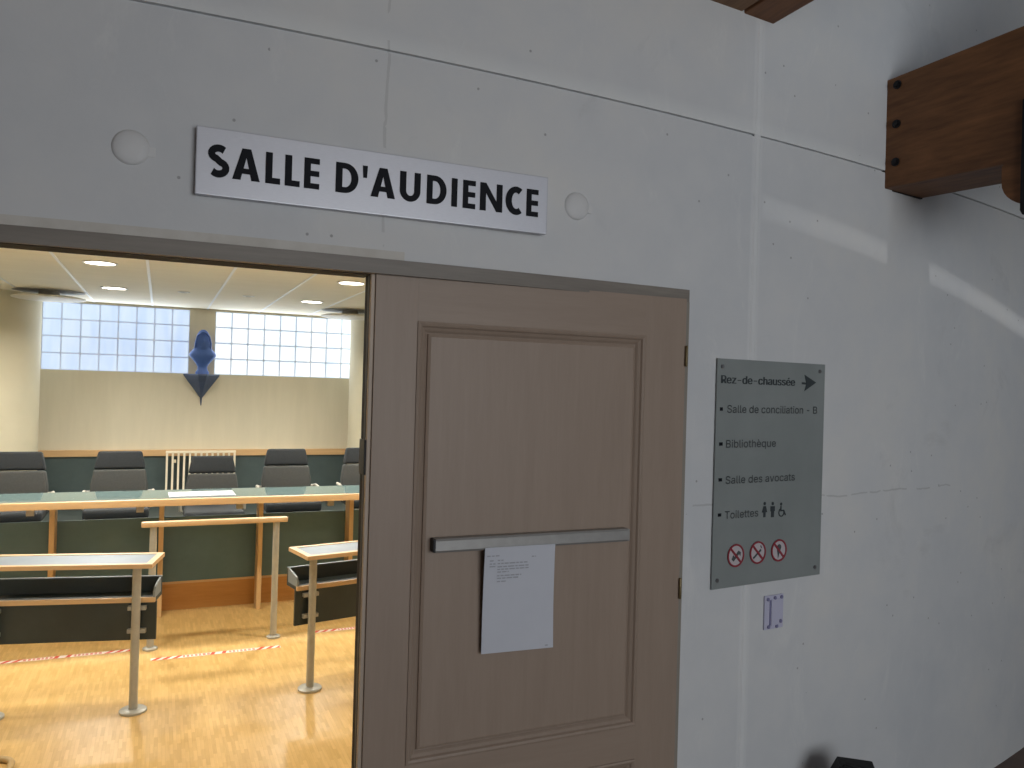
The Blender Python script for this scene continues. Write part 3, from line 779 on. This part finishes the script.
# ------------------------------------------------------------------ radiator
rad = empty('radiator', (.485, 10.52, DZ0)); tag(rad, 'cream tubular radiator on the green wainscot behind the middle chair', 'radiator')
part_box('header', M['radiator'], rad, (-.405, .405, -.018, .018, .618, .648), .006)
part_box('header', M['radiator'], rad, (-.405, .405, -.018, .018, .03, .06), .006)
for k in range(13):
    bm = bmesh.new(); x = -.39 + .78 * k / 12; box(bm, x - .012, x + .012, -.014, .014, .04, .64, .006); finish('tube', bm, M['radiator'], rad)
for x in (-.3, .3): part_box('wall_bracket', M['radiator'], rad, (x - .015, x + .015, .012, .122, .50, .53))
for x in (-.36, .36): part_box('foot', M['radiator'], rad, (x - .02, x + .02, -.03, .03, 0, .04))

# ------------------------------------------------------------------ judges' chairs
def cushion(bm, pts, y0, y1, bev):
    vs = []
    r = bmesh.new(); prism(r, [Vector((x, y0, z)) for x, z in pts], Vector((0, y1 - y0, 0)))
    bmesh.ops.recalc_face_normals(r, faces=r.faces)
    bmesh.ops.bevel(r, geom=list(r.edges), offset=bev, segments=3, profile=.6, affect='EDGES')
    me = bpy.data.meshes.new('x'); r.to_mesh(me); r.free(); bm.from_mesh(me); bpy.data.meshes.remove(me)
def tilt(bm, deg, z0):
    bmesh.ops.rotate(bm, verts=bm.verts, cent=(0, .04, z0), matrix=Matrix.Rotation(math.radians(-deg), 3, 'X'))
def chair(x, y, lb, drop=0., rz=0.):
    o = empty('office_chair', (x, y, DZ0), rz); tag(o, lb, 'chair', 'chairs along the long bench')
    Z = -drop
    bm = bmesh.new(); cushion(bm, [(-.17, .765), (.17, .765), (.155, .86), (.145, .895), (-.145, .895), (-.155, .86)], -.035, .055, .02)
    cushion(bm, [(-.196, .742), (.196, .742), (.186, .80), (-.186, .80)], -.04, .05, .018)
    for v in bm.verts: v.co.z += Z
    # one body: a tapered head pad
    bmesh.ops.delete(bm, geom=bm.verts[:], context='VERTS'); cushion(bm, [(-.200, .738), (.200, .738), (.190, .80), (.168, .892), (-.168, .892), (-.190, .80)], -.04, .055, .02)
    tilt(bm, 7, .45); bmesh.ops.translate(bm, verts=bm.verts, vec=(0, 0, Z)); finish('head_pad', bm, M['head'], o, True)
    bm = bmesh.new(); cushion(bm, [(-.215, .40), (.215, .40), (.222, .60), (.200, .735), (-.200, .735), (-.222, .60)], -.045, .06, .022)
    tilt(bm, 7, .45); bmesh.ops.translate(bm, verts=bm.verts, vec=(0, 0, Z)); finish('backrest', bm, M['back'], o, True)
    bm = bmesh.new(); cushion(bm, [(-.24, .385), (.24, .385), (.24, .475), (-.24, .475)], -.50, -.02, .03); bmesh.ops.translate(bm, verts=bm.verts, vec=(0, 0, Z)); finish('seat', bm, M['head'], o, True)
    for s in (-1, 1):
        bm = bmesh.new(); tube(bm, [(s * .23, -.16, .42), (s * .262, -.17, .44), (s * .268, -.18, .535), (s * .264, -.20, .555), (s * .264, -.02, .56), (s * .255, .02, .55), (s * .20, .04, .54)], .014, 8)
        bmesh.ops.translate(bm, verts=bm.verts, vec=(0, 0, Z)); finish('armrest', bm, M['chair_arm'], o, True)
    bm = bmesh.new(); lathe(bm, [(.03, .075), (.03, .25), (.022, .25), (.022, .39 - drop)], (0, -.24, 0), 14); finish('column', bm, M['iron'], o, True)
    bm = bmesh.new()
    for k in range(5):
        a = 2 * PI * k / 5 + .3; d = Vector((math.cos(a), math.sin(a), 0)); n_ = Vector((-d.y, d.x, 0)); c = Vector((0, -.24, 0))
        q0, q1 = c + d * .0 + Vector((0, 0, .07)), c + d * .29 + Vector((0, 0, .055))
        prism(bm, [q0 - n_ * .03, q1 - n_ * .016, q1 + n_ * .016, q0 + n_ * .03], Vector((0, 0, .03)))
    bs = finish('star_base', bm, M['iron'], o)
    for k in range(5):
        a = 2 * PI * k / 5 + .3; bm = bmesh.new()
        c = Vector((.29 * math.cos(a), -.24 + .29 * math.sin(a), .028)); tube(bm, [c - Vector((.018, 0, 0)), c + Vector((.018, 0, 0))], .028, 12); finish('caster', bm, M['iron'], bs, True)
    return o
CY = 7.56
chair(-1.055, CY, 'grey high-back chair behind the bench, next to the cream column cut by the frame edge')
chair(-.300, CY, 'grey high-back chair behind the bench between the cut-off chair and the radiator')
chair(.447, CY, 'lower grey high-back chair behind the bench in front of the radiator', .048)
chair(1.093, CY, 'grey high-back chair behind the bench, between the radiator and the door edge', -.012)
chair(1.825, CY, 'grey high-back chair half hidden by the edge of the wooden door', -.02)

# ------------------------------------------------------------------ judges' bench
BX0, BX1 = -2.1, 2.95
jb = empty('judges_bench', ((BX0 + BX1) / 2, 6.25, 0)); cx = (BX0 + BX1) / 2
tag(jb, 'long glossy bench with a beech edge and dark green front below the chairs', 'desk')
part_box('top', M['desktop'], jb, (BX0 - cx, BX1 - cx, 6.045 - 6.25, 6.53 - 6.25, .858, .9), .002)
part_box('nosing', M['beech'], jb, (BX0 - cx, BX1 - cx, 6.00 - 6.25, 6.046 - 6.25, .853, .9015), .010, True)
part_box('front_panel', M['green'], jb, (BX0 - cx, BX1 - cx, 6.458 - 6.25, 6.476 - 6.25, DZ0 + .007, .705), .001)
part_box('bearer', M['greenblack'], jb, (BX0 - cx, BX1 - cx, 6.36 - 6.25, 6.44 - 6.25, .82, .859))
for k in range(7):
    x = -2.055 + .696 * k
    part_box('leg', M['beech_v'], jb, (x - .017 - cx, x + .017 - cx, 6.30 - 6.25, 6.455 - 6.25, 0, .822), .004)
# small fixings between the bench top and its panel
for k in range(7):
    x = -2.055 + .696 * k + .10
    part_box('socket_box', M['chair_arm'], jb, (x, x + .05, 6.40 - 6.25, 6.45 - 6.25, .755, .822), .004)
pp = empty('paper_stack', (.30, 6.21, .9005), .02); tag(pp, 'open white papers lying on the long bench before the radiator', 'paper')
for k in range(2):
    bm = bmesh.new(); box(bm, -.225 + .01 * k, .225 - .005 * k, -.105, .14 - .01 * k, .0035 * k, .0035 * k + .0033); o = finish('page', bm, M['paper'], pp)

# ------------------------------------------------------------------ posts, rail and lectern desks
def post(parent, x, y, z1, r=.0215, base_r=.067, name='leg'):
    bm = bmesh.new(); lathe(bm, [(r, .004), (r, z1)], (x, y, 0), 20); p = finish(name, bm, M['post'], parent, True)
    bm = bmesh.new(); lathe(bm, [(base_r, 0), (base_r, .010), (base_r - .006, .015), (r + .004, .017)], (x, y, 0), 28); finish('floor_flange', bm, M['post'], p, True)
    return p
rl = empty('witness_rail', (.366, 5.577, 0)); tag(rl, 'beech hand rail on two grey posts standing before the long bench', 'rail')
part_box('hand_rail', M['beech'], rl, (-.455, .455, -.030, .030, .787, .821), .013, True)
post(rl, -.382, 0, .789, .0215, .045); post(rl, .382, 0, .789, .0215, .045)

def lectern(name, loc, rz, s, L, post_local, lb):
    """local x runs from the aisle end outwards times s, local y away from the hall"""
    o = empty(name, loc, rz); tag(o, lb, 'desk', 'lectern desks facing the bench')
    def bx(n, m, x0, x1, *r, bev=0., smooth=False):
        return part_box(n, m, o, (min(s * x0, s * x1), max(s * x0, s * x1), *r), bev, smooth)
    H = .784
    bx('top', M['pewtop'], .03, L - .03, .03, .265, H - .019, H - .001)
    tp = o.children[0]
    # beech lipping as one mitred frame
    bm = bmesh.new(); D_ = .295
    oo = [(0, 0), (L, 0), (L, D_), (0, D_)]; ii = [(.032, .032), (L - .032, .032), (L - .032, D_ - .032), (.032, D_ - .032)]
    def ring(p, z): return [bm.verts.new((s * x, y, z)) for x, y in p]
    r = [ring(oo, H - .020), ring(oo, H + .002), ring(ii, H + .002), ring(ii, H - .020)]
    for a_, b_ in zip(r, r[1:] + r[:1]):
        for k in range(4): bm.faces.new((a_[k], a_[(k + 1) % 4], b_[(k + 1) % 4], b_[k]))
    finish('lipping', bm, M['beech'], o)
    # open shelf tray
    t0, t1 = post_local[0][1] + .028, post_local[0][1] + .190
    bx('shelf', M['greenblack'], .004, L - .004, t0 + .018, t1, .562, .582)
    bx('shelf_nosing', M['beech'], .004, L - .004, t0, t0 + .019, .559, .586, bev=.006, smooth=True)
    bx('tray_back', M['greenblack'], .004, L - .004, t1 - .012, t1, .58, .660)
    bx('tray_cap', M['tray_edge'], .004, L - .004, t1 - .014, t1 + .002, .660, .665)
    for x in (.006, L - .016):
        bm = bmesh.new()
        pts = [(t0 + .012, .560), (t0 + .004, .575), (t0 + .006, .612), (t0 + .022, .635), (t1 - .02, .660), (t1, .665), (t1 + .003, .560)]
        prism(bm, [Vector((s * x, y, z)) for y, z in pts], Vector((s * .010, 0, 0))); finish('tray_end', bm, M['tray_edge'], o)
    bx('modesty_panel', M['greenblack'], -.002, L + .002, t0 + .010, t0 + .026, .362, .563)
    for px_, py_ in post_local:
        p = post(o, s * px_, py_, H - .0195)
        for z in (.415, .535):
            bm = bmesh.new(); hw = .045 if px_ < .5 else .026; box(bm, s * px_ - hw, s * px_ + hw, py_ + .012, t0 + .0115, z - .012, z + .010, .003); finish('clamp', bm, M['post'], p)
    return o
lectern('lectern_desk', (-.015, 4.468, 0), math.radians(-12), -1, .90, [(.090, .084), (.765, .084)], 'lectern desk with dark shelf, cut off by the picture edge')
lectern('lectern_desk', (.766, 4.424, 0), math.radians(12), 1, .90, [(.085, .128), (.81, .128)], 'lectern desk with dark shelf, partly hidden behind the wooden door')

# ------------------------------------------------------------------ red and white floor tapes
def tape(x0, x1, y, lb, rz=0.):
    o = empty('floor_tape', (x0, y, .0004), rz); tag(o, lb, 'tape', 'distance tapes on the courtroom floor')
    L = x1 - x0; w = .044
    part_box('strip', M['tape_w'], o, (0, L, -w / 2, w / 2, 0, .0008))
    bm = bmesh.new(); E_ = Vector((0, 0, .0006)); zt = .0007
    def para(u, uw, sl=.035): prism(bm, [Vector((u, -w / 2, zt)), Vector((u + uw, -w / 2, zt)), Vector((min(L, u + uw + sl), w / 2, zt)), Vector((min(L, u + sl), w / 2, zt))], E_)
    for u in (.002, .062, .122): para(u, .028)
    for u in (L - .155, L - .095, L - .065 + .03): para(u, .028)
    para(L / 2 - .045, .024, .012); para(L / 2 + .022, .024, .012)
    finish('stripe', bm, M['tape_r'], o)
    bm = bmesh.new()
    for side in (0, 1):
        u = .185 if side == 0 else L / 2 + .07
        e = L / 2 - .06 if side == 0 else L - .175
        while u < e:
            q = random.uniform(.010, .018)
            for yy in (-.015, .004):
                prism(bm, [Vector((u, yy, zt)), Vector((u + q, yy, zt)), Vector((u + q, yy + .011, zt)), Vector((u, yy + .011, zt))], E_)
            u += q + .009
    finish('print', bm, M['tape_r'], o)
tape(-.905, -.125, 5.600, 'red and white floor tape under the lectern desk cut off by the picture edge')
tape(-.010, .768, 5.368, 'red and white floor tape in the open aisle between the two lectern desks')
tape(1.010, 1.79, 5.603, 'red and white floor tape behind the lectern desk next to the wooden door')

# ------------------------------------------------------------------ chair just outside the picture, its runner showing
vc = empty('visitor_chair', (-.90, 3.86, 0)); tag(vc, 'bent wooden chair runner on the parquet at the picture edge', 'chair')
bm = bmesh.new(); pts = []
for (cx_, cy_, a0) in ((.27, .24, 0), (-.27, .24, 90), (-.27, -.24, 180), (.27, -.24, 270)):
    for k in range(7):
        a = math.radians(a0 + 90 * k / 6); pts.append((cx_ + .07 * math.cos(a), cy_ + .07 * math.sin(a), .014))
tube(bm, pts, .014, 10, True); finish('runner', bm, M['cane'], vc, True)
for s in (-1, 1):
    bm = bmesh.new(); tube(bm, [(s * .33, -.2, .014), (s * .30, -.15, .10), (s * .22, -.05, .42)], .013, 8); finish('leg', bm, M['cane'], vc, True)
bm = bmesh.new(); cushion(bm, [(-.22, .42), (.20, .42), (.20, .47), (-.22, .47)], -.24, .2, .015); finish('seat', bm, M['greenblack'], vc, True)
bm = bmesh.new(); cushion(bm, [(-.21, .46), (.19, .46), (.18, .82), (-.20, .82)], -.26, -.225, .012); finish('backrest', bm, M['greenblack'], vc, True)

# =================================================================== LIGHT
def area(name, loc, rot, sx_, sy_, power, color, spread=PI, shape='RECTANGLE'):
    d = bpy.data.lights.new(name, 'AREA'); d.shape = shape; d.size = sx_
    if shape == 'RECTANGLE': d.size_y = sy_
    d.energy = power; d.color = color; d.spread = spread
    o = bpy.data.objects.new(name, d); COL.objects.link(o); o.location = loc; o.rotation_euler = rot
    return o
# daylight through the hall's big back window
area('window_daylight', (1.65, -3.62, 1.88), (math.radians(90), 0, 0), 2.7, 2.1, 96, (.97, 1.0, 1.01))
area('high_fill', (4.3, -3.62, 4.1), (math.radians(80), 0, 0), 4.2, 1.4, 2.5, (.95, 1.0, 1.03))  # added fill for the upper wall, its high window made up too
area('roof_fill', (4.3, -.3, 4.97), (math.radians(20), 0, 0), 4.4, .7, 2, (.95, 1.0, 1.03))  # added fill for the wall above the beam, hung under closed roof
# sun through the roof slot
s = bpy.data.lights.new('sun', 'SUN'); s.energy = 2.0; s.angle = math.radians(1.); s.color = (1., .98, .95)
so = bpy.data.objects.new('sun', s); COL.objects.link(so)
so.rotation_euler = Vector((-.04, 1, -.8)).to_track_quat('-Z', 'Y').to_euler()
# courtroom lamps (one under each visible downlight, more of the row over the door end)
WARM = (1., .95, .85)
for x in (-2.4, -.45, 1.5, 3.4):
    for y in (3.3, 5.05, 6.92, 8.80):
        area('downlight_lamp', (x, y, ZC - .012), (0, 0, 0), .21, .21, {3.3: 6, 5.05: 23, 6.92: 42, 8.80: 32}[y], WARM, math.radians(150), 'DISK')
# daylight from the glass blocks
for a, b in WIN:
    area('block_daylight', ((a + b) / 2, YF - .02, (wz0 + wz1) / 2), (math.radians(-90), 0, 0), b - a, .8, 10, (.82, .91, 1.))
w = bpy.data.worlds.new('world'); sc.world = w; w.use_nodes = True
bg_ = w.node_tree.nodes['Background']; bg_.inputs[0].default_value = (.62, .74, .95, 1); bg_.inputs[1].default_value = .8

sc.view_settings.view_transform = 'Standard'; sc.view_settings.look = 'None'
sc.view_settings.gamma = 1.; sc.view_settings.use_curve_mapping = False
sc.view_settings.exposure = 0.
